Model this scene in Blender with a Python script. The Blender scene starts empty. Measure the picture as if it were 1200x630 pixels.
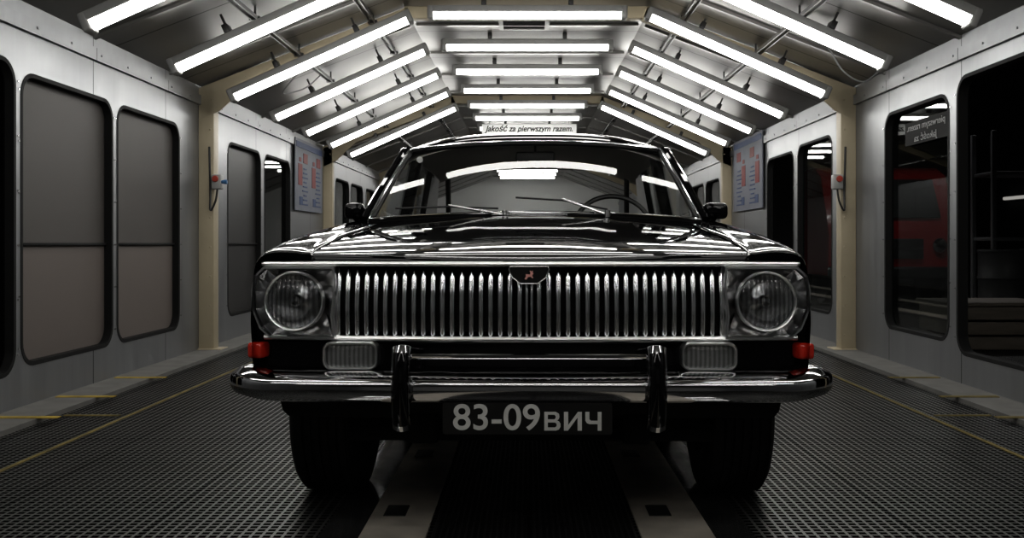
import bpy, bmesh, math, random
from mathutils import Vector, Matrix
random.seed(7)
PI = math.pi
scn = bpy.context.scene
COL = scn.collection
F, CX, CY, H = 1150.0, 618.0, 285.0, 0.93

# ------------------------------------------------------------------ materials
def M(name, col, rough=.5, metal=0.0, noise=0.0, nscale=5.0, stretch=(1, 1, 1), bump=0.0, coat=0.0,
      emit=0.0, spec=.5, rnoise=0.0):
    m = bpy.data.materials.new(name); m.use_nodes = True
    nt = m.node_tree; b = nt.nodes['Principled BSDF']
    b.inputs['Base Color'].default_value = (*col, 1)
    b.inputs['Roughness'].default_value = rough
    b.inputs['Metallic'].default_value = metal
    b.inputs['Specular IOR Level'].default_value = spec
    if coat:
        b.inputs['Coat Weight'].default_value = coat
        b.inputs['Coat Roughness'].default_value = .02
    if emit:
        b.inputs['Emission Color'].default_value = (*col, 1)
        b.inputs['Emission Strength'].default_value = emit
    if noise or bump or rnoise:
        tc = nt.nodes.new('ShaderNodeTexCoord'); mp = nt.nodes.new('ShaderNodeMapping')
        mp.inputs['Scale'].default_value = stretch
        nz = nt.nodes.new('ShaderNodeTexNoise'); nz.inputs['Scale'].default_value = nscale
        nz.inputs['Detail'].default_value = 5
        nt.links.new(tc.outputs['Object'], mp.inputs[0]); nt.links.new(mp.outputs[0], nz.inputs['Vector'])
        if noise:
            cr = nt.nodes.new('ShaderNodeMix'); cr.data_type = 'RGBA'
            cr.inputs[6].default_value = (*[max(0, c * (1 - noise)) for c in col], 1)
            cr.inputs[7].default_value = (*[min(1, c * (1 + noise)) for c in col], 1)
            nt.links.new(nz.outputs['Fac'], cr.inputs[0]); nt.links.new(cr.outputs[2], b.inputs['Base Color'])
        if rnoise:
            mr = nt.nodes.new('ShaderNodeMapRange')
            mr.inputs[3].default_value = max(0.02, rough - rnoise); mr.inputs[4].default_value = rough + rnoise
            nt.links.new(nz.outputs['Fac'], mr.inputs[0]); nt.links.new(mr.outputs[0], b.inputs['Roughness'])
        if bump:
            bp = nt.nodes.new('ShaderNodeBump'); bp.inputs['Strength'].default_value = bump
            bp.inputs['Distance'].default_value = .01
            nt.links.new(nz.outputs['Fac'], bp.inputs['Height']); nt.links.new(bp.outputs[0], b.inputs['Normal'])
    return m

def glass_mat(name, tint=(.75, .78, .77), ior=1.5, ribs=None, rough=.01):
    m = bpy.data.materials.new(name); m.use_nodes = True
    nt = m.node_tree; nt.nodes.clear()
    out = nt.nodes.new('ShaderNodeOutputMaterial'); mix = nt.nodes.new('ShaderNodeMixShader')
    tr = nt.nodes.new('ShaderNodeBsdfTransparent'); tr.inputs[0].default_value = (*tint, 1)
    gl = nt.nodes.new('ShaderNodeBsdfGlossy'); gl.inputs['Roughness'].default_value = rough
    fr = nt.nodes.new('ShaderNodeFresnel')
    # thin sheet: the same air-to-glass reflectance whichever face is met
    ge = nt.nodes.new('ShaderNodeNewGeometry'); mi = nt.nodes.new('ShaderNodeMapRange')
    mi.inputs[3].default_value = ior; mi.inputs[4].default_value = 1 / ior
    nt.links.new(ge.outputs['Backfacing'], mi.inputs[0]); nt.links.new(mi.outputs[0], fr.inputs[0])
    nt.links.new(fr.outputs[0], mix.inputs[0]); nt.links.new(tr.outputs[0], mix.inputs[1])
    nt.links.new(gl.outputs[0], mix.inputs[2]); nt.links.new(mix.outputs[0], out.inputs[0])
    if ribs:
        tc = nt.nodes.new('ShaderNodeTexCoord'); wv = nt.nodes.new('ShaderNodeTexWave')
        wv.wave_type = 'BANDS'; wv.bands_direction = 'X'; wv.inputs['Scale'].default_value = ribs
        bp = nt.nodes.new('ShaderNodeBump'); bp.inputs['Strength'].default_value = .6; bp.inputs['Distance'].default_value = .004
        nt.links.new(tc.outputs['Object'], wv.inputs['Vector']); nt.links.new(wv.outputs['Fac'], bp.inputs['Height'])
        nt.links.new(bp.outputs[0], gl.inputs['Normal']); nt.links.new(bp.outputs[0], fr.inputs['Normal'])
        # the flutes tint the glass
        mt = nt.nodes.new('ShaderNodeMix'); mt.data_type = 'RGBA'
        mt.inputs[6].default_value = (*[c * .5 for c in tint], 1); mt.inputs[7].default_value = (*tint, 1)
        nt.links.new(wv.outputs['Fac'], mt.inputs[0]); nt.links.new(mt.outputs[2], tr.inputs[0])
    return m

def line_mask(nt, sep_out, period, frac):
    a = nt.nodes.new('ShaderNodeMath'); a.operation = 'DIVIDE'; a.inputs[1].default_value = period
    b = nt.nodes.new('ShaderNodeMath'); b.operation = 'FRACT'
    c = nt.nodes.new('ShaderNodeMath'); c.operation = 'LESS_THAN'; c.inputs[1].default_value = frac
    nt.links.new(sep_out, a.inputs[0]); nt.links.new(a.outputs[0], b.inputs[0]); nt.links.new(b.outputs[0], c.inputs[0])
    return c.outputs[0]

def grate_mat(name, px, py, fx, fy, bar, hole):
    m = M(name, bar, .45, .7, noise=.5, nscale=1.3)
    nt = m.node_tree; b = nt.nodes['Principled BSDF']
    src = b.inputs['Base Color'].links[0].from_socket
    tc = nt.nodes.new('ShaderNodeTexCoord'); sp = nt.nodes.new('ShaderNodeSeparateXYZ')
    nt.links.new(tc.outputs['Object'], sp.inputs[0])
    mx = nt.nodes.new('ShaderNodeMath'); mx.operation = 'MAXIMUM'
    nt.links.new(line_mask(nt, sp.outputs[0], px, fx), mx.inputs[0])
    nt.links.new(line_mask(nt, sp.outputs[1], py, fy), mx.inputs[1])
    mi = nt.nodes.new('ShaderNodeMix'); mi.data_type = 'RGBA'; mi.inputs[6].default_value = (*hole, 1)
    nt.links.new(mx.outputs[0], mi.inputs[0]); nt.links.new(src, mi.inputs[7])
    nt.links.new(mi.outputs[2], b.inputs['Base Color'])
    # panel joints
    jx = line_mask(nt, sp.outputs[0], .62, .02); jy = line_mask(nt, sp.outputs[1], .93, .014)
    jm = nt.nodes.new('ShaderNodeMath'); jm.operation = 'MAXIMUM'
    nt.links.new(jx, jm.inputs[0]); nt.links.new(jy, jm.inputs[1])
    mj = nt.nodes.new('ShaderNodeMix'); mj.data_type = 'RGBA'; mj.inputs[7].default_value = (.004, .004, .004, 1)
    nt.links.new(jm.outputs[0], mj.inputs[0]); nt.links.new(mi.outputs[2], mj.inputs[6])
    nt.links.new(mj.outputs[2], b.inputs['Base Color'])
    ml = nt.nodes.new('ShaderNodeMath'); ml.operation = 'MULTIPLY'; ml.inputs[1].default_value = .8
    nt.links.new(mx.outputs[0], ml.inputs[0]); nt.links.new(ml.outputs[0], b.inputs['Metallic'])
    rr = nt.nodes.new('ShaderNodeMapRange'); rr.inputs[3].default_value = .95; rr.inputs[4].default_value = .42
    nt.links.new(mx.outputs[0], rr.inputs[0]); nt.links.new(rr.outputs[0], b.inputs['Roughness'])
    ss = nt.nodes.new('ShaderNodeMath'); ss.operation = 'MULTIPLY'; ss.inputs[1].default_value = .5
    nt.links.new(mx.outputs[0], ss.inputs[0]); nt.links.new(ss.outputs[0], b.inputs['Specular IOR Level'])
    bp = nt.nodes.new('ShaderNodeBump'); bp.inputs['Strength'].default_value = .35; bp.inputs['Distance'].default_value = .01
    nt.links.new(mx.outputs[0], bp.inputs['Height']); nt.links.new(bp.outputs[0], b.inputs['Normal'])
    return m

def seamed(m, axis, period, frac, dark=(.03, .03, .03)):
    nt = m.node_tree; b = nt.nodes['Principled BSDF']
    tc = nt.nodes.new('ShaderNodeTexCoord'); sp = nt.nodes.new('ShaderNodeSeparateXYZ')
    nt.links.new(tc.outputs['Object'], sp.inputs[0])
    mk = line_mask(nt, sp.outputs[axis], period, frac)
    mi = nt.nodes.new('ShaderNodeMix'); mi.data_type = 'RGBA'; mi.inputs[7].default_value = (*dark, 1)
    if b.inputs['Base Color'].links:
        nt.links.new(b.inputs['Base Color'].links[0].from_socket, mi.inputs[6])
    else:
        mi.inputs[6].default_value = b.inputs['Base Color'].default_value
    nt.links.new(mk, mi.inputs[0]); nt.links.new(mi.outputs[2], b.inputs['Base Color'])
    return m

m_wall = seamed(M('brushed_steel_wall', (.295, .302, .31), .40, .74, noise=.22, nscale=2.4, stretch=(5, 5, .5), rnoise=.12), 1, 1.265, .008)
m_ceil = seamed(M('ceiling_sheet', (.25, .245, .235), .36, .65, noise=.3, nscale=2.2, rnoise=.12), 1, 1.335, .012)
m_cream = M('cream_paint', (.38, .33, .235), .5, 0, noise=.15, nscale=4)
m_floor = grate_mat('floor_grating', .034, .034, .28, .28, (.135, .135, .13), (.007, .007, .007))
m_grate2 = grate_mat('track_grating', .020, .020, .35, .35, (.06, .06, .06), (.006, .006, .006))
m_strip = M('worn_track_steel', (.50, .46, .40), .40, .3, noise=.5, nscale=9, rnoise=.2, bump=.1)
m_slot = M('oily_steel', (.50, .50, .50), .12, .95, noise=.6, nscale=6, rnoise=.10)
m_kerb = M('pale_concrete', (.15, .147, .138), .75, 0, noise=.35, nscale=7, bump=.2)
m_yellow = M('yellow_paint', (.38, .27, .04), .7, 0, noise=.7, nscale=14)
m_yfaint = M('worn_yellow_paint', (.15, .115, .03), .75, 0, noise=.9, nscale=9)
m_rubber = M('black_rubber', (.009, .009, .009), .7, 0, noise=.2, nscale=30, spec=.25)
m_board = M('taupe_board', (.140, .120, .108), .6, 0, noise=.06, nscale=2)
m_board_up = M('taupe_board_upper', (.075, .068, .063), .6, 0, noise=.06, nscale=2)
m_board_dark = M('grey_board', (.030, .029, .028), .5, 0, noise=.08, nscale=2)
m_black = M('gloss_black_paint', (.0025, .0025, .003), .03, 0, spec=.36)
m_chrome = M('chrome', (.90, .91, .92), .09, 1.0)
m_chrome_mid = M('bumper_chrome', (.42, .42, .425), .08, 1.0)
m_chrome_dark = M('deep_chrome', (.36, .36, .365), .09, 1.0)
m_chrome_soft = M('satin_chrome', (.66, .66, .66), .26, 1.0, noise=.05, nscale=30)
m_bezel = M('polished_bezel', (.90, .90, .90), .28, 1.0, noise=.05, nscale=30)
m_facet = M('faceted_chrome', (.34, .34, .345), .14, 1.0)
m_refl = M('lamp_reflector', (.62, .62, .63), .20, 1.0, noise=.35, nscale=26)
m_refl2 = M('fog_reflector', (.46, .46, .46), .35, .6, noise=.3, nscale=26)
m_dark = M('dark_plastic', (.010, .010, .010), .5, 0, noise=.2, nscale=20)
m_under = M('underbody_black', (.006, .006, .006), .9, 0, noise=.3, nscale=9, spec=.2)
m_glass = glass_mat('clear_glass', (.97, .98, .975), 1.42)
m_wglass = glass_mat('window_glass', (.66, .69, .68))
m_tint = glass_mat('smoked_glass', (.30, .31, .31))
m_lens = glass_mat('ribbed_lens', (.94, .95, .95), 1.5, ribs=22)
m_red = M('red_lamp', (.48, .028, .014), .15, 0, coat=.6)
m_white = M('white_letters', (.50, .50, .48), .5, noise=.2, nscale=40)
m_plate = M('plate_black', (.006, .006, .006), .4)
m_tube = M('lit_diffuser', (1, .985, .95), .4, 0, emit=13.0)
m_lamp = M('lit_lamp', (1, .97, .90), .4, 0, emit=.30)
m_hous = M('grey_fixture', (.34, .34, .33), .5, .2, noise=.1, nscale=8)
m_rail = M('dark_rail', (.07, .07, .07), .4, .8, noise=.2, nscale=12)
m_vinyl = M('dark_vinyl', (.06, .057, .054), .5, 0, noise=.2, nscale=30, bump=.1)
m_headl = M('headliner', (.34, .33, .31), .8)
m_paper = M('poster_paper', (.17, .18, .215), .6, 0, noise=.2, nscale=6)
m_pblue = M('poster_blue', (.045, .07, .16), .6)
m_pred = M('poster_red', (.20, .035, .035), .6, noise=.3, nscale=9)
m_banner = M('banner_white_glow', (.85, .85, .83), .6, emit=.24)  # slight emission added so the unlit sheet reads bright
m_ink = M('black_ink', (.006, .006, .006), .7, spec=.2)
m_grey = M('reflection_grey', (.014, .014, .014), .7, spec=.15)
m_faint = M('reflected_letters', (.22, .22, .22), .5)
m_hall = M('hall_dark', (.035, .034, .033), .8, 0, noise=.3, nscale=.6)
m_front_wall = M('front_wall_bounce_grey', (.32, .32, .315), .6, 0, noise=.2, nscale=.8)  # wall behind the camera, paled so forward-facing chrome reflects brighter
m_back = M('far_wall_brightened', (.85, .85, .84), .6, 0, noise=.1, nscale=.8)  # end wall paled so the view through the rear window looks bright
m_truck = M('red_paint', (.46, .018, .018), .25, 0, coat=.5)
m_wood = M('dull_wood', (.22, .185, .155), .7, 0, noise=.3, nscale=4, stretch=(1, 10, 10))
m_rack = M('rack_steel', (.26, .26, .27), .5, .4, noise=.2, nscale=8)
m_drum = M('drum_grey', (.045, .045, .047), .55, .1, noise=.2, nscale=5)
m_blue = M('blue_plastic', (.05, .14, .28), .4)
m_swred = M('red_plastic', (.34, .05, .03), .4)
m_cable = M('grey_cable', (.25, .25, .25), .5)
m_deer = M('pale_red_enamel', (.66, .34, .30), .35)

# ------------------------------------------------------------------ geometry helpers
class MB:
    def __init__(s): s.v = []; s.f = []
    def add(s, vs, fs):
        o = len(s.v); s.v += [tuple(p) for p in vs]; s.f += [tuple(i + o for i in f) for f in fs]; return s
    def grid(s, rows, closed=False):
        n = len(rows[0]); vs = [p for r in rows for p in r]; fs = []
        for i in range(len(rows) - 1):
            for j in range(n if closed else n - 1):
                k = (j + 1) % n
                fs.append((i * n + j, i * n + k, (i + 1) * n + k, (i + 1) * n + j))
        return s.add(vs, fs)
    def box(s, c, d, rot=None, bev=0.0):
        bm = bmesh.new(); bmesh.ops.create_cube(bm, size=1)
        for v in bm.verts: v.co = Vector((v.co.x * d[0], v.co.y * d[1], v.co.z * d[2]))
        if bev: bmesh.ops.bevel(bm, geom=bm.edges[:], offset=bev, segments=3, affect='EDGES', profile=.5)
        R = rot.to_3x3() if rot else Matrix.Identity(3)
        bm.verts.index_update()
        vs = [R @ v.co + Vector(c) for v in bm.verts]; fs = [[v.index for v in f.verts] for f in bm.faces]
        bm.free(); return s.add(vs, fs)
    def tube(s, path, r, n=8, closed=False, r2=None):
        P = [Vector(p) for p in path]; L = len(P); rows = []; nrm = None
        for i in range(L):
            a = P[i - 1] if (i or closed) else P[i]; b = P[(i + 1) % L] if (i < L - 1 or closed) else P[i]
            t = (b - a).normalized()
            if nrm is None:
                nrm = t.cross(Vector((0, 0, 1)))
                if nrm.length < .1: nrm = t.cross(Vector((1, 0, 0)))
            nrm = (nrm - t * nrm.dot(t)).normalized(); bn = t.cross(nrm)
            rows.append([P[i] + nrm * math.cos(2 * PI * k / n) * r + bn * math.sin(2 * PI * k / n) * (r2 or r) for k in range(n)])
        if closed: rows.append(rows[0])
        s.grid(rows, True)
        if not closed:
            o = len(s.v); m = len(rows)
            s.f.append(tuple(range(o - n, o))); s.f.append(tuple(range(o - n * m, o - n * m + n))[::-1])
        return s
    def lathe(s, prof, c, axis='Y', n=40, cap=False):
        rows = []
        for r, h in prof:
            row = []
            for k in range(n):
                a = 2 * PI * k / n; u, w = r * math.cos(a), r * math.sin(a)
                p = {'X': (h, u, w), 'Y': (u, h, w), 'Z': (u, w, h)}[axis]
                row.append((c[0] + p[0], c[1] + p[1], c[2] + p[2]))
            rows.append(row)
        s.grid(rows, True)
        if cap:
            o = len(s.v); m = len(rows)
            s.f.append(tuple(range(o - n, o))); s.f.append(tuple(range(o - n * m, o - n * m + n)))
        return s
    def plate(s, outer, holes, t, fn):
        v, f = plate_data(outer, holes, t)
        return s.add([fn(*p) for p in v], f)
    def prism(s, poly, t, fn):
        n = len(poly)
        vs = [fn(a, b, -t / 2) for a, b in poly] + [fn(a, b, t / 2) for a, b in poly]
        fs = [tuple(range(n)), tuple(range(2 * n - 1, n - 1, -1))]
        fs += [(i, (i + 1) % n, n + (i + 1) % n, n + i) for i in range(n)]
        return s.add(vs, fs)

def plate_data(outer, holes, t):
    c = bpy.data.curves.new('tmp', 'CURVE'); c.dimensions = '2D'; c.fill_mode = 'BOTH'; c.extrude = t / 2
    for pts in [outer] + list(holes):
        sp = c.splines.new('POLY'); sp.points.add(len(pts) - 1); sp.use_cyclic_u = True
        for q, p in zip(sp.points, pts): q.co = (p[0], p[1], 0, 1)
    o = bpy.data.objects.new('tmp', c); COL.objects.link(o)
    dg = bpy.context.evaluated_depsgraph_get(); dg.update()
    me = bpy.data.meshes.new_from_object(o.evaluated_get(dg))
    v = [tuple(x.co) for x in me.vertices]; f = [tuple(p.vertices) for p in me.polygons]
    bpy.data.objects.remove(o); bpy.data.curves.remove(c); bpy.data.meshes.remove(me)
    return v, f

def text_data(body, size, ext=.001, align='CENTER', bold=0.0, shear=0.0):
    c = bpy.data.curves.new('tmpt', 'FONT'); c.body = body; c.size = size; c.extrude = ext
    c.align_x = align; c.align_y = 'CENTER'; c.offset = bold; c.shear = shear
    o = bpy.data.objects.new('tmpt', c); COL.objects.link(o)
    dg = bpy.context.evaluated_depsgraph_get(); dg.update()
    me = bpy.data.meshes.new_from_object(o.evaluated_get(dg))
    v = [tuple(x.co) for x in me.vertices]; f = [tuple(p.vertices) for p in me.polygons]
    bpy.data.objects.remove(o); bpy.data.curves.remove(c); bpy.data.meshes.remove(me)
    return v, f

WL = {}
def build(name, mb, mat, parent=None, smooth=True, ang=35, origin=None):
    me = bpy.data.meshes.new(name)
    off = Vector(origin) if origin else Vector((0, 0, 0))
    me.from_pydata([tuple(Vector(p) - off) for p in mb.v], [], mb.f)
    bm = bmesh.new(); bm.from_mesh(me)
    bmesh.ops.remove_doubles(bm, verts=bm.verts[:], dist=1e-5)
    bmesh.ops.recalc_face_normals(bm, faces=bm.faces[:]); bm.to_mesh(me); bm.free()
    if smooth:
        me.shade_smooth(); me.set_sharp_from_angle(angle=math.radians(ang))
    me.materials.append(mat)
    o = bpy.data.objects.new(name, me); COL.objects.link(o)
    if parent:
        o.parent = parent; o.location = off - WL[parent.name]
    else:
        o.location = off
    WL[o.name] = off
    return o
def empty(name, loc, label, cat, group=None, kind=None):
    o = bpy.data.objects.new(name, None); COL.objects.link(o); o.location = loc
    o.empty_display_size = .1
    WL[o.name] = Vector(loc); tag(o, label, cat, group, kind); return o
def tag(o, label=None, cat=None, group=None, kind=None):
    if label: o['label'] = label
    if cat: o['category'] = cat
    if group: o['group'] = group
    if kind: o['kind'] = kind
    return o
def copy_tree(o, parent=None):
    c = o.copy(); COL.objects.link(c)
    if parent: c.parent = parent
    for ch in list(o.children): copy_tree(ch, c)
    return c
def rrect(x0, x1, y0, y1, r, n=7):
    P = []
    for cx, cy, a0 in ((x1 - r, y1 - r, 0), (x0 + r, y1 - r, 90), (x0 + r, y0 + r, 180), (x1 - r, y0 + r, 270)):
        for i in range(n + 1):
            a = math.radians(a0 + 90 * i / n); P.append((cx + r * math.cos(a), cy + r * math.sin(a)))
    return P
def circ(cx, cy, r, n=48): return [(cx + r * math.cos(2 * PI * i / n), cy + r * math.sin(2 * PI * i / n)) for i in range(n)]
def herm(keys, x):
    if x <= keys[0][0]: return keys[0][1]
    if x >= keys[-1][0]: return keys[-1][1]
    n = len(keys)
    def sl(i):
        if i == 0: return (keys[1][1] - keys[0][1]) / (keys[1][0] - keys[0][0])
        if i == n - 1: return (keys[-1][1] - keys[-2][1]) / (keys[-1][0] - keys[-2][0])
        a = (keys[i][1] - keys[i - 1][1]) / (keys[i][0] - keys[i - 1][0]); b = (keys[i + 1][1] - keys[i][1]) / (keys[i + 1][0] - keys[i][0])
        return 0 if a * b <= 0 else 2 * a * b / (a + b)
    for i in range(n - 1):
        x0, y0 = keys[i]; x1, y1 = keys[i + 1]
        if x <= x1:
            h = x1 - x0; t = (x - x0) / h
            return ((2 * t**3 - 3 * t**2 + 1) * y0 + (t**3 - 2 * t**2 + t) * h * sl(i) + (-2 * t**3 + 3 * t**2) * y1 + (t**3 - t**2) * h * sl(i + 1))
def crom(P, n):
    out = []
    for i in range(len(P) - 1):
        p0 = P[max(i - 1, 0)]; p1 = P[i]; p2 = P[i + 1]; p3 = P[min(i + 2, len(P) - 1)]
        for k in range(n):
            t = k / n
            out.append(tuple(.5 * (2 * b + (c - a) * t + (2 * a - 5 * b + 4 * c - d) * t * t + (3 * b - a - 3 * c + d) * t**3) for a, b, c, d in zip(p0, p1, p2, p3)))
    out.append(tuple(P[-1])); return out
def sst(a, b, x):
    t = min(1, max(0, (x - a) / (b - a))); return t * t * (3 - 2 * t)
ORD = ['first', 'second', 'third', 'fourth', 'fifth', 'sixth', 'seventh', 'eighth', 'ninth', 'tenth', 'eleventh', 'twelfth']

# ================================================================== SETTING
YN, YF = -5.0, 30.0
XW = 2.8
fl = build('floor', MB().box((0, (YN + YF) / 2, -.06), (24, YF - YN, .12)), m_floor, smooth=False); tag(fl, kind='structure')
# track in the middle of the floor
build('track_grating', MB().box((.02, 12, .002), (.64, 33, .006)), m_grate2, fl, smooth=False)
for s, x0, x1 in ((-1, .32, .53), (1, .36, .59)):
    build('track_plate', MB().box((s * (x0 + x1) / 2, 12, .004), (x1 - x0, 33, .010)), m_strip, fl, smooth=False)
    build('track_slot', MB().box((s * (x1 + .065), 12, .003), (.13, 33, .008)), m_slot, fl, smooth=False)
    for yy in (3.38, 4.3, 5.3, 6.3):
        build('track_socket', MB().box((s * .45, yy, .010), (.075, .13, .006), bev=.002), m_dark, fl)
for s in (-1, 1):
    k = build('kerb_strip', MB().box((s * 2.665, 12, .012), (.27, 33, .03)), m_kerb, fl, smooth=False)
    yb = MB()
    for yy in (3.6, 4.35, 5.09, 5.78, 6.6): yb.box((s * 2.60, yy, .029), (.34, .05, .004))
    build('yellow_marking', yb, m_yellow if s < 0 else m_yfaint, fl, smooth=False)
    yl = MB()
    for a, b, x in ((3.2, 8.2, 2.15), ):
        yl.box((s * x, (a + b) / 2, .002), (.022, b - a, .004))
    for yy, xa, xb in ((5.3, 2.2, 2.5), ): yl.box((s * (xa + xb) / 2, yy, .002), (xb - xa, .03, .004))
    build('yellow_line', yl, m_yfaint, fl, smooth=False)

WIN = {-1: [(2.85, 4.07, .25, 1.88, 'tint'), (4.14, 5.36, .22, 1.92, 'tint'), (5.43, 6.62, .25, 1.88, 'board'), (6.70, 7.89, .25, 1.88, 'board'),
            (9.17, 10.3, .25, 1.88, 'dark'), (10.45, 11.58, .25, 1.88, 'glass'), (14.3, 15.4, .25, 1.88, 'glass'), (15.55, 16.7, .25, 1.88, 'glass'), (17.0, 18.1, .25, 1.88, 'glass')],
       1: [(2.4, 3.9, .22, 2.0, 'open'), (4.05, 6.39, .22, 2.0, 'open'), (6.52, 7.68, .28, 1.93, 'glass'), (9.02, 10.16, .28, 1.93, 'glass'),
           (10.32, 11.45, .25, 1.9, 'open'), (14.3, 15.4, .25, 1.88, 'glass'), (15.55, 16.7, .25, 1.88, 'glass'), (17.0, 18.1, .25, 1.88, 'glass')]}
wn = 0
for s, nm in ((-1, 'wall_left'), (1, 'wall_right')):
    fn = lambda u, v, w, s=s: (s * (XW + .03) + w, u, v)
    w_ = MB().plate([(YN, 0), (YF, 0), (YF, 2.30), (YN, 2.30)], [rrect(a, b, c, d, .13) for a, b, c, d, t in WIN[s]], .06, fn)
    W_ = build(nm, w_, m_wall, smooth=False); tag(W_, kind='structure')
    # raised rail under the eaves with bolts
    rl = MB().box((s * (XW - .012), (YN + YF) / 2, 2.15), (.024, YF - YN, .08))
    for i in range(40):
        rl.box((s * (XW - .027), 2.2 + i * .42, 2.15), (.008, .014, .014), bev=.003)
    build('eaves_rail', rl, m_wall, W_)
    for a, b, c, d, t in WIN[s]:
        wn += 1
        fr = MB().plate(rrect(a - .010, b + .010, c - .010, d + .010, .14), [rrect(a + .014, b - .014, c + .014, d - .014, .116)], .066,
                        lambda u, v, w, s=s: (s * (XW + .030) + w, u, v))
        o = build('window_%d' % wn, fr, m_rubber); tag(o, kind='structure')
        mm = {'board': m_board, 'dark': m_board_dark, 'glass': m_wglass, 'tint': m_tint, 'open': None}[t]
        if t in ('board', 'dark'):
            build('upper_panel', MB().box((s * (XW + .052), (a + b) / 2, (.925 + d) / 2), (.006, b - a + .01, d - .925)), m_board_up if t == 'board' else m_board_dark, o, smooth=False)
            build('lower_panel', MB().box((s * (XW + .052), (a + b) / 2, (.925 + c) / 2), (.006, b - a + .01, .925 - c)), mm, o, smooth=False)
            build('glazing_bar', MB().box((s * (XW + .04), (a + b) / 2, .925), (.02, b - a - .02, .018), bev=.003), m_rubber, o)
        elif mm:
            build('pane', MB().plate(rrect(a + .01, b - .01, c + .01, d - .01, .12), [], .006, lambda u, v, w, s=s: (s * (XW + .05) + w, u, v)), mm, o, smooth=False)
        bl = MB(); n = 6
        for i in range(n):
            zz = c + .1 + (d - c - .2) * i / (n - 1)
            for yy in (a - .03, b + .03): bl.box((s * (XW - .003), yy, zz), (.006, .010, .010))
        build('bolt_heads', bl, m_chrome_soft, o, smooth=False)

# ceiling shell (gable with a flat middle)
def roofline(d): return [(-XW - .06, 2.25 - d), (-1.05, 2.95 - d), (1.05, 2.95 - d), (XW + .06, 2.25 - d)]
lo = roofline(0); hi = [(x, z + .05) for x, z in lo]
ce = MB().grid([[(x, YN, z) for x, z in lo], [(x, YF, z) for x, z in lo]]).grid([[(x, YN, z) for x, z in hi], [(x, YF, z) for x, z in hi]])
ceil = build('ceiling', ce, m_ceil, smooth=False); tag(ceil, kind='structure')
rb = MB()
for i in range(26):
    yy = -4.33 + 1.335 * i
    for (xa, za), (xb, zb) in zip(lo[:-1], lo[1:]):
        d = Vector((xb - xa, 0, zb - za)); L = d.length - .06; a = math.atan2(d.z, d.x)
        rb.box(((xa + xb) / 2, yy, (za + zb) / 2 - .012), (L, .035, .022), Matrix.Rotation(-a, 4, 'Y'))
build('sheet_rib', rb, m_ceil, ceil, smooth=False)

for nm, yy, mm in (('wall_back', YF + .05, m_back), ('wall_front', YN - .05, m_front_wall)):
    tag(build(nm, MB().box((0, yy, 2), (24, .1, 4.2)), mm, smooth=False), kind='structure')
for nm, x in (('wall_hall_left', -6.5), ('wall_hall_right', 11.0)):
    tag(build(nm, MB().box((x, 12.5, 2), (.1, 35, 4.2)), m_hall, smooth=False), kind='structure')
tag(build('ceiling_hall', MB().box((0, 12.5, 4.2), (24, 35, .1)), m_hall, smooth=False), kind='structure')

# portal frames
for n, yy in enumerate((3.35, 8.42, 13.5, 18.55, 23.6)):
    r = empty('trim_%d' % (n + 1), (0, yy, 0), None, None, kind='structure')
    for s in (-1, 1):
        p = MB().box((s * 2.735, yy, 1.125), (.13, .13, 2.25), bev=.006).box((s * 2.70, yy, .02), (.2, .2, .03), bev=.004)
        for i in range(9): p.box((s * 2.70, yy - .068, .15 + i * .25), (.016, .010, .016), bev=.003)
        build('post', p, m_cream, r)
        a = math.atan2(.70, XW - 1.0)
        L = math.hypot(.70, XW - 1.0)
        build('rafter', MB().box((s * (XW + 1.0) / 2, yy, 2.60 - .055), (L, .12, .11), Matrix.Rotation(s * a, 4, 'Y'), bev=.004), m_cream, r)
        build('gusset', MB().prism([(2.79, 2.24), (2.79, 1.98), (2.62, 2.06), (2.35, 2.31), (2.45, 2.39)], .02, lambda u, v, w, s=s, yy=yy: (s * u, yy - .055 + w, v)), m_cream, r, smooth=False)
    build('crossbeam', MB().box((0, yy, 2.90), (2.1, .12, .10), bev=.004), m_cream, r)

# ================================================================== STRIP LIGHTS
def strip_light(loc, label):
    r = empty('strip_light', (0, 0, 0), label, 'light', 'fluorescent strip lights under the tunnel ceiling')
    build('housing', MB().box((0, 0, .028), (1.64, .108, .055), bev=.008), m_hous, r)
    rows = []
    for x in (-.775, .775):
        rows.append([(x, .047 * math.cos(PI * i / 12), -.052 * math.sin(PI * i / 12) + .001) for i in range(13)])
    d = MB().grid(rows); d.f.append(tuple(range(13))); d.f.append(tuple(range(13, 26)))
    build('diffuser', d, m_tube, r)
    for s in (-1, 1):
        build('end_cap', MB().box((s * .80, 0, -.001), (.05, .112, .112), bev=.014), m_hous, r)
        build('hanger', MB().box((s * .36, 0, .085), (.04, .11, .06), bev=.004).box((s * .36, 0, .15), (.016, .016, .10)), m_rail, r)
    return r
proto = None
def put(loc, roty, label):
    global proto
    if proto is None:
        proto = strip_light(loc, label); o = proto
    else:
        o = copy_tree(proto); o['label'] = label
    o.location = loc; o.rotation_euler = (0, roty, 0)
th = math.atan2(.66, 1.48)
LY = [8.12 + 1.335 * k for k in range(-6, 16)]
for i, yy in enumerate(LY):
    k = i - 6
    if 0 <= k <= 5: lab = '%s lit strip light from the front across the flat middle of the ceiling' % ORD[k]
    elif k < 0: lab = 'strip light across the ceiling middle, overhead before the first in view'
    else: lab = 'strip light far down the ceiling middle, beyond the hanging banner'
    put((0, yy, 2.835), 0, lab)
    if k <= 4:
        for s, sd in ((-1, 'left'), (1, 'right')):
            if -2 <= k <= 4: lab = '%s lit strip light from the front, on the %s ceiling slope' % (ORD[k + 2], sd)
            else: lab = 'strip light on the %s ceiling slope, overhead before the first in view' % sd
            xo = .03 if s > 0 else 0
            put((s * 1.71 + xo, yy, 2.475 + xo * .8), s * th, lab)
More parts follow.
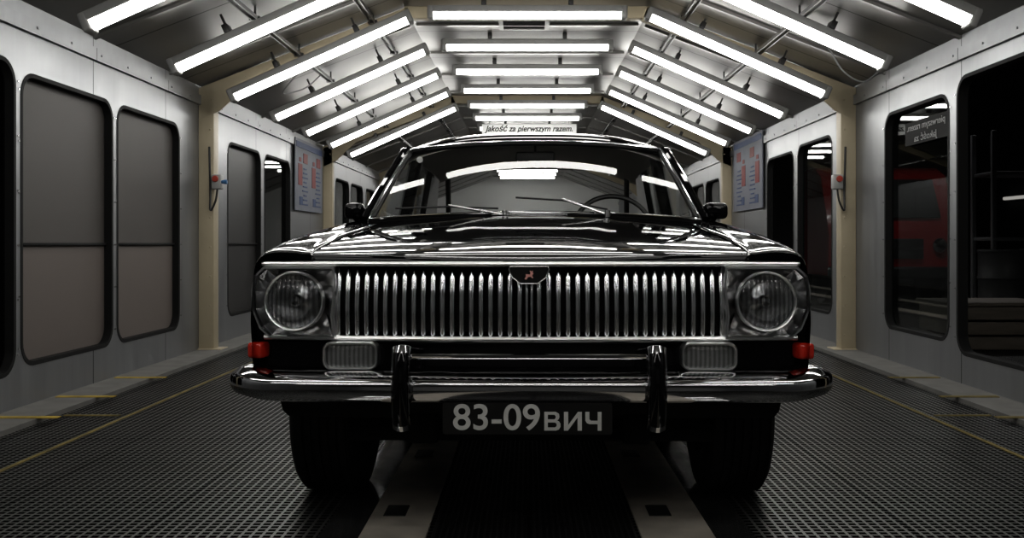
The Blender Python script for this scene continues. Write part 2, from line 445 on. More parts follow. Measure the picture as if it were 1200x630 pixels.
# rails carrying the slope lights, with loose cables
for s, sd in ((-1, 'left'), (1, 'right')):
    for t, wh in ((.24, 'lower'), (-.45, 'upper')):
        x = s * (1.71 + t * .9); z = 2.475 - t * .40 + .14
        rr = MB()
        for q in (-.022, .022): rr.box((x + q, 9.5, z), (.010, 27, .026))
        for i in range(18):
            yy = -2.9 + i * 1.335 + .5
            zc_ = 2.25 + (XW + .06 - abs(x)) / (XW + .06 - 1.05) * .70
            rr.box((x, yy, z), (.075, .05, .03)); rr.box((x, yy, (z + zc_) / 2), (.014, .014, zc_ - z))
        o = build('mounting_rail', rr, m_rail, smooth=False, origin=(x, 9.5, z))
        tag(o, 'long dark twin mounting rail, the %s one along the %s ceiling slope' % (wh, sd), 'rail', 'light mounting rails')
        if wh == 'lower':
            if s > 0: pts = [(x, 7.3, z), (2.2, 7.3, 2.42), (2.35, 7.32, 2.22), (2.5, 7.35, 2.14), (2.62, 7.4, 2.20), (2.70, 7.42, 2.29)]
            else: pts = [(x, 8.62, z), (-2.1, 8.7, 2.36), (-2.2, 8.85, 2.28), (-2.05, 9.05, 2.36), (x, 9.2, z)]
            build('loose_cable', MB().tube(crom(pts, 8), .007, 6), m_cable, o)
# ceiling vent
v = empty('ceiling_vent', (-.03, 8.95, 2.95), 'square slatted air vent in the flat ceiling behind the first cross light', 'vent')
build('frame', MB().plate(rrect(-.26, .20, 8.72, 9.18, .02), [rrect(-.22, .16, 8.76, 9.14, .01)], .03, lambda u, w, q: (u, w, 2.935 + q)), m_hous, v)
vs = MB()
for i in range(8): vs.box((-.03, 8.79 + i * .046, 2.935), (.38, .03, .006), Matrix.Rotation(.6, 4, 'X'))
build('slats', vs, m_chrome_soft, v, smooth=False)

# banner
b = empty('banner', (0, 15.6, 2.64), 'white banner with black lettering hanging across the ceiling above the car roof', 'banner')
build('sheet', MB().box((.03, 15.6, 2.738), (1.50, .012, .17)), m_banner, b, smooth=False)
for x in (-.6, .66): build('cord', MB().tube([(x, 15.6, 2.80), (x, 15.6, 2.95)], .006, 6), m_cable, b)
tv, tf = text_data('Jako\u015b\u0107 za pierwszym razem.', .13, .002, bold=.0025, shear=.3)
w = max(p[0] for p in tv) - min(p[0] for p in tv); k = 1.40 / w
build('lettering', MB().add([(.03 + p[0] * k, 15.588 - p[2], 2.748 + p[1]) for p in tv], tf), m_ink, b, smooth=False)
# banner reflection in the right-hand glass, modelled as a panel with reversed lettering
sg = empty('glass_reflection', (2.79, 6.95, 1.66), 'painted banner reflection, faint reversed lettering at the top of the near right window', 'sign')
build('panel', MB().box((2.822, 6.95, 1.735), (.006, .74, .17)), m_grey, sg, smooth=False)
for body, ln, zc_ in (('pierwszym razem.', .66, 1.775), ('Jako\u015b\u0107 za', .40, 1.69)):
    tv, tf = text_data(body, .07, .001)
    w = max(p[0] for p in tv) - min(p[0] for p in tv); k = ln / w
    build('lettering', MB().add([(2.817 - p[2], 6.95 + p[0] * k, zc_ + p[1]) for p in tv], tf), m_faint, sg, smooth=False)

# posters near the second frame
for s, sd, y0, y1, z0, z1 in ((-1, 'left', 11.70, 13.22, 1.33, 2.20), (1, 'right', 11.55, 13.15, 1.35, 2.27)):
    r = empty('poster', (s * 2.79, (y0 + y1) / 2, z0), 'pale blue poster board with dark red pictures on the %s wall' % sd, 'poster', 'wall posters')
    build('sheet', MB().box((s * 2.77, (y0 + y1) / 2, (z0 + z1) / 2), (.012, y1 - y0, z1 - z0)), m_paper, r, smooth=False)
    q = MB()
    q.box((s * 2.762, (y0 + y1) / 2, z1 - .07), (.006, y1 - y0 - .08, .07))
    for c0 in (y0 + .38, y0 + 1.13):
        for j in range(9): q.box((s * 2.762, c0 + .12, z0 + .08 + j * .055), (.006, .30 - .07 * (j % 3), .016))
        q.box((s * 2.762, c0 - .10, z0 + .12), (.006, .16, .10))
    build('printing', q, m_pblue, r, smooth=False)
    for c0 in (y0 + .38, y0 + 1.13):
        build('picture', MB().box((s * 2.762, c0 - .14, z0 + .44), (.006, .20, .26)), m_pred, r, smooth=False)
        build('picture', MB().box((s * 2.762, c0 + .14, z1 - .22), (.006, .22, .12)), m_pred, r, smooth=False)
        build('picture', MB().box((s * 2.762, c0 - .14, z0 + .62), (.006, .10, .05)), m_pred, r, smooth=False)

# switch boxes on the front posts
for s, sd in ((-1, 'left'), (1, 'right')):
    x = s * 2.63; yy = 8.33; z = 1.45
    r = empty('switch_box', (x, yy, z - .08), 'small control box with red and blue knobs on the near %s cream post' % sd, 'switch', 'post control boxes')
    build('body', MB().box((x, yy, z), (.085, .08, .125), bev=.012), m_hous, r)
    build('red_button', MB().lathe([(.0, -.065), (.024, -.062), (.028, -.05), (.022, -.038), (.022, .0)], (x + s * .005, yy, z + .025), 'Y', 20), m_swred, r)
    build('blue_knob', MB().lathe([(.0, .05), (.018, .048), (.020, .034), (.014, .0)], (x - s * .04, yy - .02, z), 'X' , 16), m_blue, r)
    build('cord', MB().tube(crom([(x, yy, z - .05), (x + s * .01, yy - .02, z - .16), (x + s * .05, yy - .03, z - .24), (x + s * .06, yy + .0, z - .1), (x + s * .065, yy, z + .1), (x + s * .07, yy, z + .3)], 8), .009, 6), m_dark, r)

# red truck, rack, drum, lamp and crate outside the right-hand openings
TX = 5.42
T = empty('truck', (TX, 14.6, 0), 'red truck cab parked in the dark hall beyond the right windows', 'truck')
prof = [(14.6, .45), (14.55, 1.05), (14.62, 1.25), (14.95, 1.95), (15.3, 2.1), (16.4, 2.1), (16.5, 1.2), (16.5, .45)]
build('cab', MB().prism(prof, 1.9, lambda u, v, w: (TX + w, u, v)), m_truck, T, ang=50)
build('windscreen', MB().prism([(14.61, 1.31), (14.92, 1.88), (14.90, 1.90), (14.58, 1.32)], 1.45, lambda u, v, w: (TX + w, u, v)), m_dark, T, smooth=False)
build('bumper', MB().box((TX, 14.5, .5), (1.95, .14, .18), bev=.04), m_chrome_soft, T)
build('radiator', MB().box((TX, 14.55, .85), (.9, .05, .3), bev=.01), m_chrome_soft, T)
for s in (-1, 1):
    build('headlamp', MB().lathe([(0, -.06), (.08, -.05), (.11, -.01), (.11, .05)], (TX + s * .7, 14.54, .9), 'Y', 24), m_chrome_dark, T)
    build('wheel', MB().lathe([(.15, -.1), (.33, -.11), (.40, -.08), (.40, .08), (.33, .11), (.15, .1)], (TX + s * .8, 15.2, .40), 'X', 32, cap=True), m_rubber, T)
K = empty('shelf_rack', (5.9, 11.3, 0), 'dark steel shelf rack in the hall behind the big right opening', 'shelf')
for sx in (5.25, 6.55):
    for sy in (11.05, 11.55): build('upright', MB().box((sx, sy, 1.1), (.05, .05, 2.2), bev=.004), m_rack, K)
for sz in (.25, .98, 1.72): build('shelf', MB().box((5.9, 11.3, sz), (1.32, .56, .04), bev=.004), m_rack, K)
D = empty('steel_drum', (4.85, 9.9, 0), 'dull steel drum on the hall floor in front of the shelf rack', 'drum')
build('body', MB().lathe([(0, 0), (.28, 0), (.29, .02), (.28, .04), (.28, .28), (.292, .30), (.28, .32), (.28, .56), (.292, .58), (.28, .60), (.28, .83), (.29, .85), (.28, .87), (.27, .85), (0, .85)], (4.85, 9.9, 0), 'Z', 36), m_drum, D)
build('bung', MB().lathe([(.03, .85), (.03, .875), (0, .875)], (4.95, 9.8, 0), 'Z', 16), m_rack, D)
WLp = empty('wall_lamp', (10.9, 21.6, 1.95), 'long lit lamp on the far wall of the dark right hall', 'lamp')
build('base', MB().box((10.93, 21.6, 1.95), (.04, 1.7, .12), bev=.01), m_rack, WLp)
build('diffuser', MB().box((10.88, 21.6, 1.95), (.07, 1.6, .07), bev=.02), m_lamp, WLp)
c = empty('crate', (4.15, 8.9, 0), 'low dull wooden crate on the hall floor outside the right opening', 'crate')
q = MB()
for i in range(3):
    for sy in (8.55, 9.25): q.box((4.15, sy, .06 + i * .13), (.9, .025, .11), bev=.003)
    for sx in (3.71, 4.59): q.box((sx, 8.9, .06 + i * .13), (.025, .70, .11), bev=.003)
build('boards', q, m_wood, c)
build('lid', MB().box((4.15, 8.9, .40), (.96, .76, .03), bev=.004), m_wood, c)

# ================================================================== THE CAR
CAR = empty('car', (0, 3.75, 0), 'glossy black vintage sedan with tall chrome grille facing the viewer', 'car')
Wk = [(3.05, .872), (3.12, .883), (3.3, .892), (3.8, .90), (5.6, .90), (6.6, .893), (7.3, .87), (7.72, .82)]
Zk = [(3.05, .897), (3.09, .909), (3.15, .918), (3.3, .935), (3.6, .963), (4.0, .995), (4.4, 1.025), (4.7, 1.04), (5.6, 1.03), (6.6, 1.01), (7.3, .99), (7.6, .97), (7.72, .93)]
Bk = [(3.05, .47), (3.34, .45), (3.42, .36), (4.2, .25), (6.0, .25), (7.0, .30), (7.72, .40)]
Wf = lambda y: herm(Wk, y); Zf = lambda y: herm(Zk, y); Bf = lambda y: herm(Bk, y)
AX = (3.75, 6.55)
def section(y):
    W, z, zb = Wf(y), Zf(y), Bf(y)
    P = [(W - .195, z - .060), (W - .195, z - .012), (W - .165, z - .006), (W - .115, z - .001), (W - .058, z - .004), (W - .024, z - .024), (W - .009, z - .072), (W, z - .2),
         (W - .003, .62), (W - .010, .52), (W - .03, (.5 + zb) / 2), (W - .055, zb)]
    S = crom(P, 6)
    for a in AX:
        if abs(y - a) < .40:
            za = .34 + .40 * math.sqrt(max(0, 1 - ((y - a) / .40)**2)) * .97
            S = [(x, max(zz, za)) for x, zz in S]
    x, zz = S[-1]
    return S + [(x - .10, zz + .004)]
def skin(y0, y1, s):
    n = max(3, int((y1 - y0) / .02)); rows = []
    for i in range(n + 1):
        y = y0 + (y1 - y0) * i / n; rows.append([(s * x, y, z) for x, z in section(y)])
    return MB().grid(rows)
for s in (-1, 1):
    build('front_fender', skin(3.066, 4.596, s), m_black, CAR, ang=40)
    fd = build('front_door', skin(4.604, 5.556, s), m_black, CAR, ang=40)
    build('door_handle', MB().box((s * .905, 5.42, .86), (.03, .16, .022), bev=.008), m_chrome, fd)
    rd = build('rear_door', skin(5.564, 6.296, s), m_black, CAR, ang=40)
    build('door_handle', MB().box((s * .905, 6.18, .86), (.03, .16, .022), bev=.008), m_chrome, rd)
    build('rear_quarter', skin(6.304, 7.72, s), m_black, CAR, ang=40)
    build('side_moulding', MB().tube([(s * (Wf(3.3 + .1 * i) + .003), 3.3 + .1 * i, .80) for i in range(43)], .008, 8), m_chrome, CAR)
# front panel behind grille
def outline(y, inset):
    S = section(y)[1:-1]
    R = [(x - inset, z - inset * .3) for x, z in S]
    return R + [(-x, z) for x, z in R[::-1]]
build('front_panel', MB().prism(outline(3.15, .006), .01, lambda u, v, w: (u, 3.15 + w, v - .012)), m_dark, CAR, smooth=False)
build('rear_panel', MB().prism(outline(7.70, .004), .01, lambda u, v, w: (u, 7.70 + w, v)), m_black, CAR, smooth=False)
def nose(x): return 3.03 + .048 * (abs(x) / .7)**1.7
# valance and lower apron
def vrows(P, hw):
    return [[(-hw + 2 * hw * i / 40, nose(-hw + 2 * hw * i / 40) + .025 + dy, zz) for i in range(41)] for zz, dy in P]
build('valance', MB().grid(vrows(((.650, .05), (.640, .012), (.615, .004), (.55, .0), (.47, .0)), .855)), m_black, CAR, ang=60)
build('lower_apron', MB().grid(vrows(((.475, .004), (.43, .016), (.39, .05), (.36, .12)), .80)), m_under, CAR, ang=60)

# hood: crowned panel with a slightly raised middle
HW = .686
def zh(x, y):
    e = Zf(y) - .012; k = min(1, abs(x) / HW)
    z = e + .046 * (1 - math.exp(-(y - 3.05) / .60)) * (1 - k * k)
    wb = .16 + .16 * sst(3.1, 4.3, y)
    z += .004 * sst(3.06, 3.9, y) * (1 - sst(wb - .05, wb + .06, abs(x)))
    return z
rows = []
NX = 120
LR = .020
xs = [-HW + 2 * HW * i / NX for i in range(NX + 1)]
cowl = lambda x: 4.36 + .10 * (x / .7)**2
for t in [-.35 + (PI / 2 + .35) * i / 10 for i in range(11)]:
    rows.append([(x, nose(x) + LR * (1 - math.cos(t)), zh(x, nose(x) + LR) - .022 * (1 - math.sin(t))) for x in xs])
for i in range(1, 91):
    f = (i / 90)**1.3
    rows.append([(x, nose(x) + LR + (cowl(x) - nose(x) - LR) * f, zh(x, nose(x) + LR + (cowl(x) - nose(x) - LR) * f)) for x in xs])
rows.append([(x, cowl(x) + .004, zh(x, cowl(x)) - .02) for x in xs])
hood = build('hood', MB().grid(rows), m_black, CAR, ang=60)
# cowl
gb = lambda u: Vector((.762 * u, 4.44 + .10 * u * u, 1.062 - .028 * u * u))
gt = lambda u: Vector((.636 * u, 4.947 + .065 * u * u, 1.437 - .036 * abs(u)**2.4))
def glass(u, v):
    p = gb(u).lerp(gt(u), v); return p + Vector((0, -.009, .006)) * math.sin(PI * v)
us = [-1 + i / 20 for i in range(41)]
build('cowl', MB().grid([[(x, cowl(x) + .006, zh(x, cowl(x)) - .012) for x in [.70 * u for u in us]],
                         [gb(u) + Vector((0, 0, -.006)) for u in us], [gb(u) + Vector((0, .12, -.02)) for u in us]]), m_black, CAR)
ws = build('windshield', MB().grid([[glass(u, j / 16) for u in us] for j in range(17)]), m_glass, CAR)
per = [glass(u, 0) for u in us] + [glass(1, j / 16) for j in range(1, 16)] + [glass(u, 1) for u in us[::-1]] + [glass(-1, j / 16) for j in range(15, 0, -1)]
build('rubber_seal', MB().tube([p + Vector((0, .004, 0)) for p in per], .016, 8, True), m_dark, ws)
build('chrome_trim', MB().tube([p + Vector((0, -.014, .008)) for p in per], .0055, 8, True), m_chrome, ws)
build('sticker', MB().lathe([(0, 0), (.016, 0)], glass(-.88, .83) + Vector((0, .012, 0)), 'Y', 20), m_white, ws)
# roof
def roof(u, w):
    yf = 4.937 + .065 * u * u; yr = 6.56 - .10 * u * u
    z = herm([(0, 1.458), (.02, 1.480), (.10, 1.503), (.45, 1.520), (.85, 1.495), (1, 1.455)], w) - .095 * abs(u)**3.2
    wd = herm([(0, .676), (.1, .692), (.6, .694), (1, .65)], w)
    return Vector((wd * u, yf + (yr - yf) * w, z))
uu = [math.sin(PI / 2 * (-1 + i / 24)) for i in range(49)]
rf = build('roof', MB().grid([[roof(u, (j / 48)**1.6) for u in uu] for j in range(49)]), m_black, CAR, ang=70)
build('headliner', MB().grid([[roof(u, j / 20) * 1.0 + Vector((-u * .012, .01, -.028)) for u in uu] for j in range(21)]), m_headl, rf)
for s in (-1, 1):
    build('drip_rail', MB().tube([roof(s, j / 30) + Vector((s * .004, 0, 0)) for j in range(31)], .005, 8), m_chrome_dark, rf)
    pa = [glass(s, j / 16) + Vector((s * (.028), .035 + .015 * (1 - j / 16), -.002)) for j in range(17)]
    build('front_pillar', MB().tube(pa + [roof(s, .06) + Vector((-s * .012, 0, 0))], .030, 10), m_black, CAR)
    R0 = Vector((s * .755, 5.56, 1.02)); R1 = Vector((s * .680, 5.60, 1.42))
    build('middle_pillar', MB().tube([R0, R1], .022, 8, r2=.04), m_black, CAR)
    build('rear_pillar', MB().prism([(6.30, 1.00), (7.05, 1.00), (6.62, 1.42), (6.26, 1.42)], .035, lambda u, v, w, s=s: (s * (.755 - (v - 1.0) * .19) + w, u, v)), m_black, CAR)
    for a, b_, c_, d_ in ((4.68, 5.54, 5.54, 5.10), (5.58, 6.32, 6.28, 5.58)):
        build('side_window', MB().prism([(a, 1.02), (b_, 1.02), (c_, 1.42), (d_, 1.42)], .005, lambda u, v, w, s=s: (s * (.76 - (v - 1.0) * .19) + w, u, v)), m_glass, CAR, smooth=False)
    build('window_sill', MB().grid([[(s * (Wf(y) - .15), y, Zf(y) - .015) for y in [4.6 + i * .05 for i in range(50)]], [(s * .66, y, Zf(y) - .02) for y in [4.6 + i * .05 for i in range(50)]]]), m_vinyl, CAR)
def rglass(u, v):
    a = Vector((.63 * u, 7.03 - .10 * u * u, 1.01)); b = Vector((.59 * u, 6.57 - .10 * u * u, 1.44 - .03 * u * u)); return a.lerp(b, v) + Vector((0, .02, .01)) * math.sin(PI * v)
rg = build('rear_window', MB().grid([[rglass(u, j / 10) for u in us] for j in range(11)]), m_glass, CAR)
rp = [rglass(u, 0) for u in us] + [rglass(1, j / 10) for j in range(1, 10)] + [rglass(u, 1) for u in us[::-1]] + [rglass(-1, j / 10) for j in range(9, 0, -1)]
build('rubber_seal', MB().tube(rp, .018, 8, True), m_dark, rg)
build('trunk_lid', MB().grid([[(x * (Wf(y) - .195), y, Zf(y) - .012 + .015 * (1 - x * x)) for x in us] for y in [7.0 + .72 * i / 14 for i in range(15)]]), m_black, CAR)
build('parcel_shelf', MB().box((0, 6.80, .985), (1.36, .5, .02)), m_vinyl, CAR)
# underside
ub = MB().box((0, 5.4, .31), (1.2, 4.4, .05), bev=.01).box((0, 3.75, .28), (1.05, .16, .12), bev=.03).box((0, 3.75, .40), (.5, .7, .2), bev=.05)
ub.tube([(-.6, 3.62, .24), (.6, 3.62, .24)], .02, 8).tube([(-.64, 6.55, .33), (.64, 6.55, .33)], .05, 10)
for s in (-1, 1): ub.box((s * .48, 3.72, .25), (.30, .24, .06), Matrix.Rotation(s * .12, 4, 'Y'), bev=.02).box((s * .34, 3.5, .34), (.09, .75, .10), bev=.01)
build('underbody', ub, m_under, CAR)
build('firewall', MB().box((0, 4.58, .72), (1.36, .02, .6)), m_under, CAR)
# grille
gz0, gz1 = .640, .864
gy = lambda x: nose(x) + .012
gr = MB().box((0, 3.13, .752), (1.25, .012, .232))
G = build('grille', gr, m_dark, CAR, smooth=False)
bars = MB(); N = 41
pf = [(-.0094, .030), (-.0094, .006), (-.0080, -.001), (-.0033, -.0085), (0, -.0100), (.0033, -.0085), (.0080, -.001), (.0094, .006), (.0094, .030)]
BX = [(-.602 + 1.204 * i / (N - 1), 1.0) for i in range(N) if i != N // 2] + [(-.0075, .62), (.0075, .62)]   # the middle bar is a twin strip
for x, kx in BX:
    rows = []
    for j in range(15):
        t = j / 14; z = gz0 + (gz1 - gz0) * t; dy = -.018 * math.sin(PI * t) + .024 * t - (.006 if kx < 1 else 0)
        rows.append([(x + a * kx, gy(x) + b + dy + .006, z) for a, b in pf])
    bars.grid(rows)
build('grille_bars', bars, m_chrome, G, ang=75)
build('top_moulding', MB().tube([(-.845 + 1.69 * i / 60, nose(-.845 + 1.69 * i / 60) - .008, .8665) for i in range(61)], .0080, 10), m_bezel, G)
build('bottom_moulding', MB().tube([(-.84 + 1.68 * i / 60, nose(-.84 + 1.68 * i / 60) + .000, .634) for i in range(61)], .008, 10), m_bezel, G)
# emblem
EM = lambda d: (lambda u, v, w: (u, 3.012 + w - d, v))
sh = [(-.062, .850), (-.057, .859), (.057, .859), (.062, .850), (.050, .824), (.026, .807), (-.026, .807), (-.050, .824)]
E = build('emblem', MB().prism(sh, .014, EM(0)), m_plate, CAR, smooth=False)
build('rim', MB().tube([EM(.008)(a, b, 0) for a, b in sh], .0020, 8, True), m_chrome_soft, E)
deer = [(-.026, .812), (-.016, .826), (-.020, .836), (-.008, .838), (.004, .836), (.008, .846), (.002, .856), (.008, .858), (.012, .851), (.018, .858), (.022, .854), (.018, .846), (.026, .842), (.020, .838), (.016, .828), (.024, .818), (.018, .815), (.008, .824), (-.006, .822), (-.014, .808)]
deer = [(a * .56, .833 + (b - .833) * .56) for a, b in deer]
build('deer', MB().prism(deer, .003, EM(.0085)), m_deer, E, smooth=False)
# headlights and surrounds
for s in (-1, 1):
    hx, hz, hy = s * .735, .750, nose(.735) - .012
    poly = [(.604, .632), (.612, .70), (.600, .80), (.604, .858), (.840, .858), (.870, .830), (.880, .785), (.878, .72), (.852, .660), (.820, .632)]
    fn = lambda u, v, w, s=s: (s * u, nose(u) + .002 + w, v)
    cx_, cy_ = .738, .746
    # faceted dish between the frame and the lamp
    P0 = [(cx_ + (a - cx_) * .91, cy_ + (b - cy_) * .91) for a, b in poly]
    P1 = []
    for a, b in P0:
        d_ = math.hypot(a - .735, b - .750); P1.append((.735 + (a - .735) / d_ * .098, .750 + (b - .750) / d_ * .098))
    P2 = [(.735 + (a - .735) * .84, .750 + (b - .750) * .84) for a, b in P1]
    sp = build('headlight_surround', MB().grid([[fn(a, b, -.010) for a, b in P0], [fn(a, b, .016) for a, b in P1], [fn(a, b, .022) for a, b in P2]], True), m_facet, CAR, smooth=False)
    rows = []
    for k_, w_ in ((1.0, .024), (1.0, -.012), (.980, -.026), (.935, -.026), (.91, -.010)):
        rows.append([fn(cx_ + (a - cx_) * k_, cy_ + (b - cy_) * k_, w_) for a, b in poly])
    build('border', MB().grid(rows, True), m_bezel, sp, ang=25)
    q = .945
    hl = build('headlight', MB().lathe([(r_ * q, h_) for r_, h_ in [(.090, .035), (.096, .02), (.100, .004), (.0995, -.014), (.096, -.022), (.092, -.020), (.089, -.008)]], (hx, hy - .004, hz), 'Y', 56), m_bezel, CAR, ang=70)
    build('reflector', MB().lathe([(r_ * q, h_) for r_, h_ in [(.092, -.004), (.081, .014), (.063, .032), (.04, .045), (.018, .051), (0, .052)]], (hx, hy - .004, hz), 'Y', 40), m_refl, hl, ang=70)
    build('bulb', MB().lathe([(.0, -.006), (.014, -.003), (.020, .008), (.016, .05)], (hx, hy - .004, hz), 'Y', 20), m_chrome, hl)
    build('lens', MB().lathe([(r_ * q, h_) for r_, h_ in [(.0, -.038), (.03, -.035), (.055, -.029), (.075, -.020), (.091, -.010)]], (hx, hy - .006, hz), 'Y', 40), m_lens, hl, ang=70)
    # fog lamps
    fx, fz, fy = s * .557, .580, nose(.557) + .000
    fb = []
    for g_, d_ in ((.000, .022), (.000, -.018), (.004, -.026), (.009, -.025), (.011, -.012)):
        fb.append([(a, fy + d_, b_) for a, b_ in rrect(fx - .088 + g_, fx + .088 - g_, fz - .045 + g_, fz + .045 - g_, .030 - g_)])
    fl_ = build('fog_lamp', MB().grid(fb, True), m_bezel, CAR, ang=50)
    build('reflector', MB().prism(rrect(fx - .079, fx + .079, fz - .037, fz + .037, .024), .006, lambda u, v, w: (u, fy - .004 + w, v)), m_refl2, fl_, smooth=False)
    lr = []
    for k_, d_ in ((1.0, -.014), (.93, -.022), (.75, -.028), (.4, -.031), (.02, -.032)):
        lr.append([(fx + (a - fx) * k_, fy + d_, fz + (b_ - fz) * k_) for a, b_ in rrect(fx - .078, fx + .078, fz - .036, fz + .036, .022)])
    build('lens', MB().grid(lr, True), m_lens, fl_, ang=60)
    # corner signal lamps
    tl = build('signal_lamp', MB().box((s * .860, 3.120, .592), (.052, .080, .052), Matrix.Rotation(s * .30, 4, 'Z'), bev=.012), m_red, CAR)
    build('lamp_base', MB().box((s * .850, 3.150, .592), (.058, .04, .060), bev=.01), m_chrome_dark, tl)
# bumper
def bpath(n=80):
    key = [(0, 2.992), (.3, 2.994), (.55, 3.001), (.72, 3.014), (.83, 3.036), (.90, 3.075), (.936, 3.13), (.945, 3.22), (.938, 3.33)]
    C = crom(key, 6); return [(-x, y) for x, y in C[::-1]][:-1] + C
bp = bpath(); prof = [(.062, .534), (.034, .536), (.012, .530), (-.014, .512), (-.021, .506), (-.024, .499), (-.026, .480), (-.024, .462), (-.014, .448), (.01, .440), (.05, .436)]
rows = []
for i, (x, y) in enumerate(bp):
    a = bp[max(i - 1, 0)]; b_ = bp[min(i + 1, len(bp) - 1)]
    t = Vector((b_[0] - a[0], b_[1] - a[1])).normalized(); nrm = Vector((-t.y, t.x))  # inward
    e = sst(.80, .94, abs(x)) if y > 3.02 else 0
    tp_ = 1 - .35 * sst(3.06, 3.33, y)
    rows.append([(x + nrm.x * d, y + nrm.y * d, .487 + (z - .487) * tp_ + e * .012) for d, z in prof])
BU = build('bumper', MB().grid(rows), m_chrome_mid, CAR, ang=50)
for s in (-1, 1):
    x = s * .385
    arc = lambda dy, za, zb: [(x, 2.952 + dy + .030 * abs((z_ - .493) / .125)**2.5, z_) for z_ in [za + (zb - za) * i / 20 for i in range(21)]]
    ov = MB().tube(arc(0, .376, .610), .031, 16)
    for zc_, sg_ in ((.376, -1), (.610, 1)):
        ov.grid([[(x + .031 * math.cos(j * PI / 8) * math.cos(i * PI / 8), 2.978 + .031 * math.sin(j * PI / 8) * math.cos(i * PI / 8), zc_ + sg_ * .012 * math.sin(i * PI / 8)) for j in range(16)] for i in range(5)], True)
    build('overrider', ov, m_chrome_mid, BU, ang=50)
    build('overrider_pad', MB().tube(arc(-.016, .388, .596), .025, 12, r2=.022), m_black, BU, ang=50)
    build('bumper_bracket', MB().box((s * .42, 3.08, .48), (.05, .16, .05)), m_under, BU)
build('guard_bar', MB().tube([(-.365, 2.972, .588), (.365, 2.972, .588)], .008, 10), m_chrome_dark, BU)
# licence plate
PL = build('license_plate', MB().prism(rrect(-.262, .252, .352, .448, .008), .006, lambda u, v, w: (u, 2.972 + w, v)), m_plate, CAR)
pxX = lambda p: (p - CX) * 2.97 / F
pxZ = lambda p: H - (p - CY) * 2.97 / F
def fit(body, x0, x1, z0, z1, bold):
    tv, tf = text_data(body, 1.0, .0, bold=bold)
    xa = min(p[0] for p in tv); xb = max(p[0] for p in tv); ya = min(p[1] for p in tv); yb = max(p[1] for p in tv)
    return MB().add([(x0 + (p[0] - xa) / (xb - xa) * (x1 - x0), 2.9680, z0 + (p[1] - ya) / (yb - ya) * (z1 - z0)) for p in tv], tf)
build('plate_numerals', fit('83-09', pxX(529), pxX(631), pxZ(504), pxZ(473), .012), m_white, PL, smooth=False)
# small cyrillic letters drawn as cut plates (0..1 cells)
def glyph(outer, holes, p0, p1):
    X0, X1, Z0, Z1 = pxX(p0 - 2), pxX(p1 - 2), pxZ(504), pxZ(482)
    return MB().plate(outer, holes, .0006, lambda u, v, w: (X0 + u * (X1 - X0), 2.9680 + w, Z0 + v * (Z1 - Z0)))
ve = [(0, 0), (.72, 0), (.90, .06), (1, .20), (1, .36), (.92, .48), (.80, .54), (.90, .62), (.94, .74), (.90, .90), (.70, 1), (0, 1)]
build('plate_letter', glyph(ve, [[(.22, .17), (.66, .17), (.76, .24), (.76, .36), (.66, .43), (.22, .43)], [(.22, .60), (.62, .60), (.70, .66), (.70, .78), (.62, .84), (.22, .84)]], 638, 657), m_white, PL, smooth=False)
build('plate_letter', glyph([(0, 0), (.22, 0), (.76, .70), (.76, 0), (1, 0), (1, 1), (.78, 1), (.24, .30), (.24, 1), (0, 1)], [], 661, 682), m_white, PL, smooth=False)
build('plate_letter', glyph([(.76, 0), (1, 0), (1, 1), (.76, 1), (.76, .53), (.36, .53), (.25, .60), (.25, 1), (0, 1), (0, .54), (.10, .40), (.26, .35), (.76, .35)], [], 686, 705), m_white, PL, smooth=False)
# mirrors
for s in (-1, 1):
    x = s * .865; yy = 4.70; z = 1.085; kw = .115 if s > 0 else .095
    mr = build('wing_mirror', MB().box((x, yy, z), (kw, .05, .078), bev=.024), m_black, CAR, ang=60)
    build('mirror_rim', MB().tube([(a, yy + .022, b_) for a, b_ in rrect(x - kw / 2 + .004, x + kw / 2 - .004, z - .035, z + .035, .024)], .0045, 6, True), m_chrome_dark, mr)
    build('mirror_arm', MB().tube(crom([(x, yy + .0, z - .035), (x - s * .02, yy + .01, z - .05), (s * .80, yy + .03, 1.035)], 6), .008, 8), m_black, mr)
# wipers
for x0, x1, v1 in ((-.13, -.60, .10), (.33, -.08, .17)):
    p0 = Vector((x0, 4.40, 1.058)); u1 = x1 / .70
    tip = glass(u1, v1) + Vector((0, -.02, .012)); kn = glass(u1 * .5 + x0 * .7, v1 * .8) + Vector((0, -.025, .018))
    wp = build('wiper', MB().tube([p0, kn], .006, 8).lathe([(.014, -.01), (.014, .02), (0, .022)], p0, 'Z', 16), m_chrome_soft, CAR)
    build('wiper_blade', MB().tube([glass((x0 - .02) / .7, .05) + Vector((0, -.014, .008)), kn + Vector((0, .006, -.006)), tip], .005, 6), m_dark, wp)
build('cowl_vent', MB().box((-.02, 4.395, 1.058), (.34, .04, .006), bev=.002), m_chrome_dark, CAR)
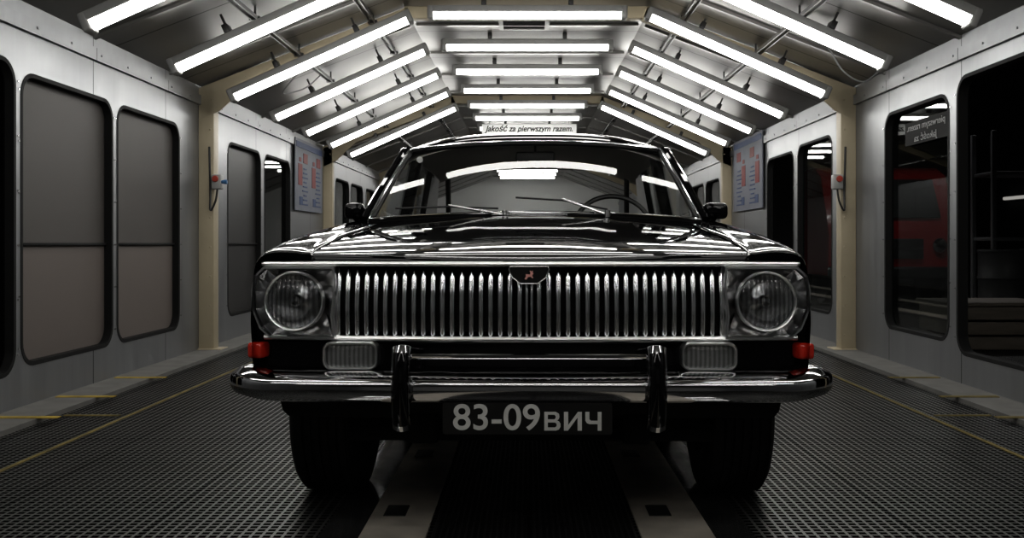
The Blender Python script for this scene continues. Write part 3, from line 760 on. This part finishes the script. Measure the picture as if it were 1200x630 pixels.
# cabin
build('dashboard', MB().grid([[(x, y, z) for x in (-.68, -.4, 0, .4, .68)] for y, z in ((4.60, 1.02), (4.78, 1.035), (4.92, 1.02), (4.98, .97), (4.97, .80), (4.90, .65))]), m_dark, CAR, ang=60)
R = Matrix.Rotation(math.radians(62), 4, 'X')
sw = MB(); swc = Vector((.40, 5.06, 1.0))
sw.tube([swc + R @ Vector((.20 * math.cos(2 * PI * i / 40), .20 * math.sin(2 * PI * i / 40), 0)) for i in range(40)], .013, 8, True)
for a in (15, 165, 270): sw.tube([swc, swc + R @ Vector((.2 * math.cos(math.radians(a)), .2 * math.sin(math.radians(a)), 0))], .010, 6)
sw.tube([swc, swc + Vector((0, -.20, -.10))], .022, 8)
build('steering_wheel', sw, m_dark, CAR)
for nm, y, dz in (('front_seat', 5.40, .06), ('rear_seat', 6.42, .02)):
    build(nm, MB().box((0, y, .46), (1.24, .52, .20), bev=.05).box((-.32, y + .26, .76 + dz), (.58, .14, .50), Matrix.Rotation(-.2, 4, 'X'), bev=.06).box((.32, y + .26, .76 + dz), (.58, .14, .50), Matrix.Rotation(-.2, 4, 'X'), bev=.06), m_vinyl, CAR)
build('rear_view_mirror', MB().box((0, 5.06, 1.375), (.20, .03, .055), bev=.012).tube([(0, 5.06, 1.38), (0, 5.10, 1.44)], .006, 8), m_dark, CAR)
# wheels
tp = [(.17, -.085), (.20, -.112), (.27, -.122), (.315, -.112), (.331, -.098)]
for a in (-.075, -.045, -.015, .015, .045, .075): tp += [(.334, a - .012), (.334, a + .008), (.326, a + .010), (.326, a + .016)]
tp += [(.333, .098), (.315, .112), (.27, .122), (.20, .112), (.17, .085)]
for yy in AX:
    for s in (-1, 1):
        c0 = (s * .738, yy, .334)
        w_ = build('wheel', MB().lathe(tp, c0, 'X', 56), m_rubber, CAR, ang=30)
        build('rim', MB().lathe([(.17, .0), (.172, s * .085), (.165, s * .09), (.15, s * .06), (.0, s * .06)], c0, 'X', 40).lathe([(.17, .0), (.16, -s * .05), (0, -s * .05)], c0, 'X', 40), m_under, w_)
        build('hubcap', MB().lathe([(.13, s * .066), (.12, s * .085), (.08, s * .10), (.03, s * .115), (0, s * .117)], c0, 'X', 40), m_chrome, w_)
CAR.location.x = .018
CAR.rotation_euler.z = -.017

# ================================================================== LIGHT + CAMERA
w = bpy.data.worlds.new('World'); scn.world = w; w.use_nodes = True
w.node_tree.nodes['Background'].inputs[0].default_value = (.02, .02, .022, 1)
w.node_tree.nodes['Background'].inputs[1].default_value = .3
ld = bpy.data.lights.new('hall_fill_light', 'AREA'); ld.energy = 28; ld.size = .8  # unseen area light added to brighten the truck and rack
lo_ = bpy.data.objects.new('hall_fill_light', ld); COL.objects.link(lo_); lo_.location = (5.2, 12.2, 4.05)
cd = bpy.data.cameras.new('camera'); cam = bpy.data.objects.new('camera', cd); COL.objects.link(cam)
cam.location = (0, 0, H); cam.rotation_euler = (PI / 2, 0, 0)
cd.sensor_width = 36; cd.lens = F / 1200 * 36
cd.shift_x = -(CX - 600) / 1200; cd.shift_y = -(315 - CY) / 1200
cd.clip_start = .05
scn.camera = cam
try:
    scn.view_settings.view_transform = 'Standard'
    scn.view_settings.look = 'Medium High Contrast'
except Exception as e:
    print('view', e)
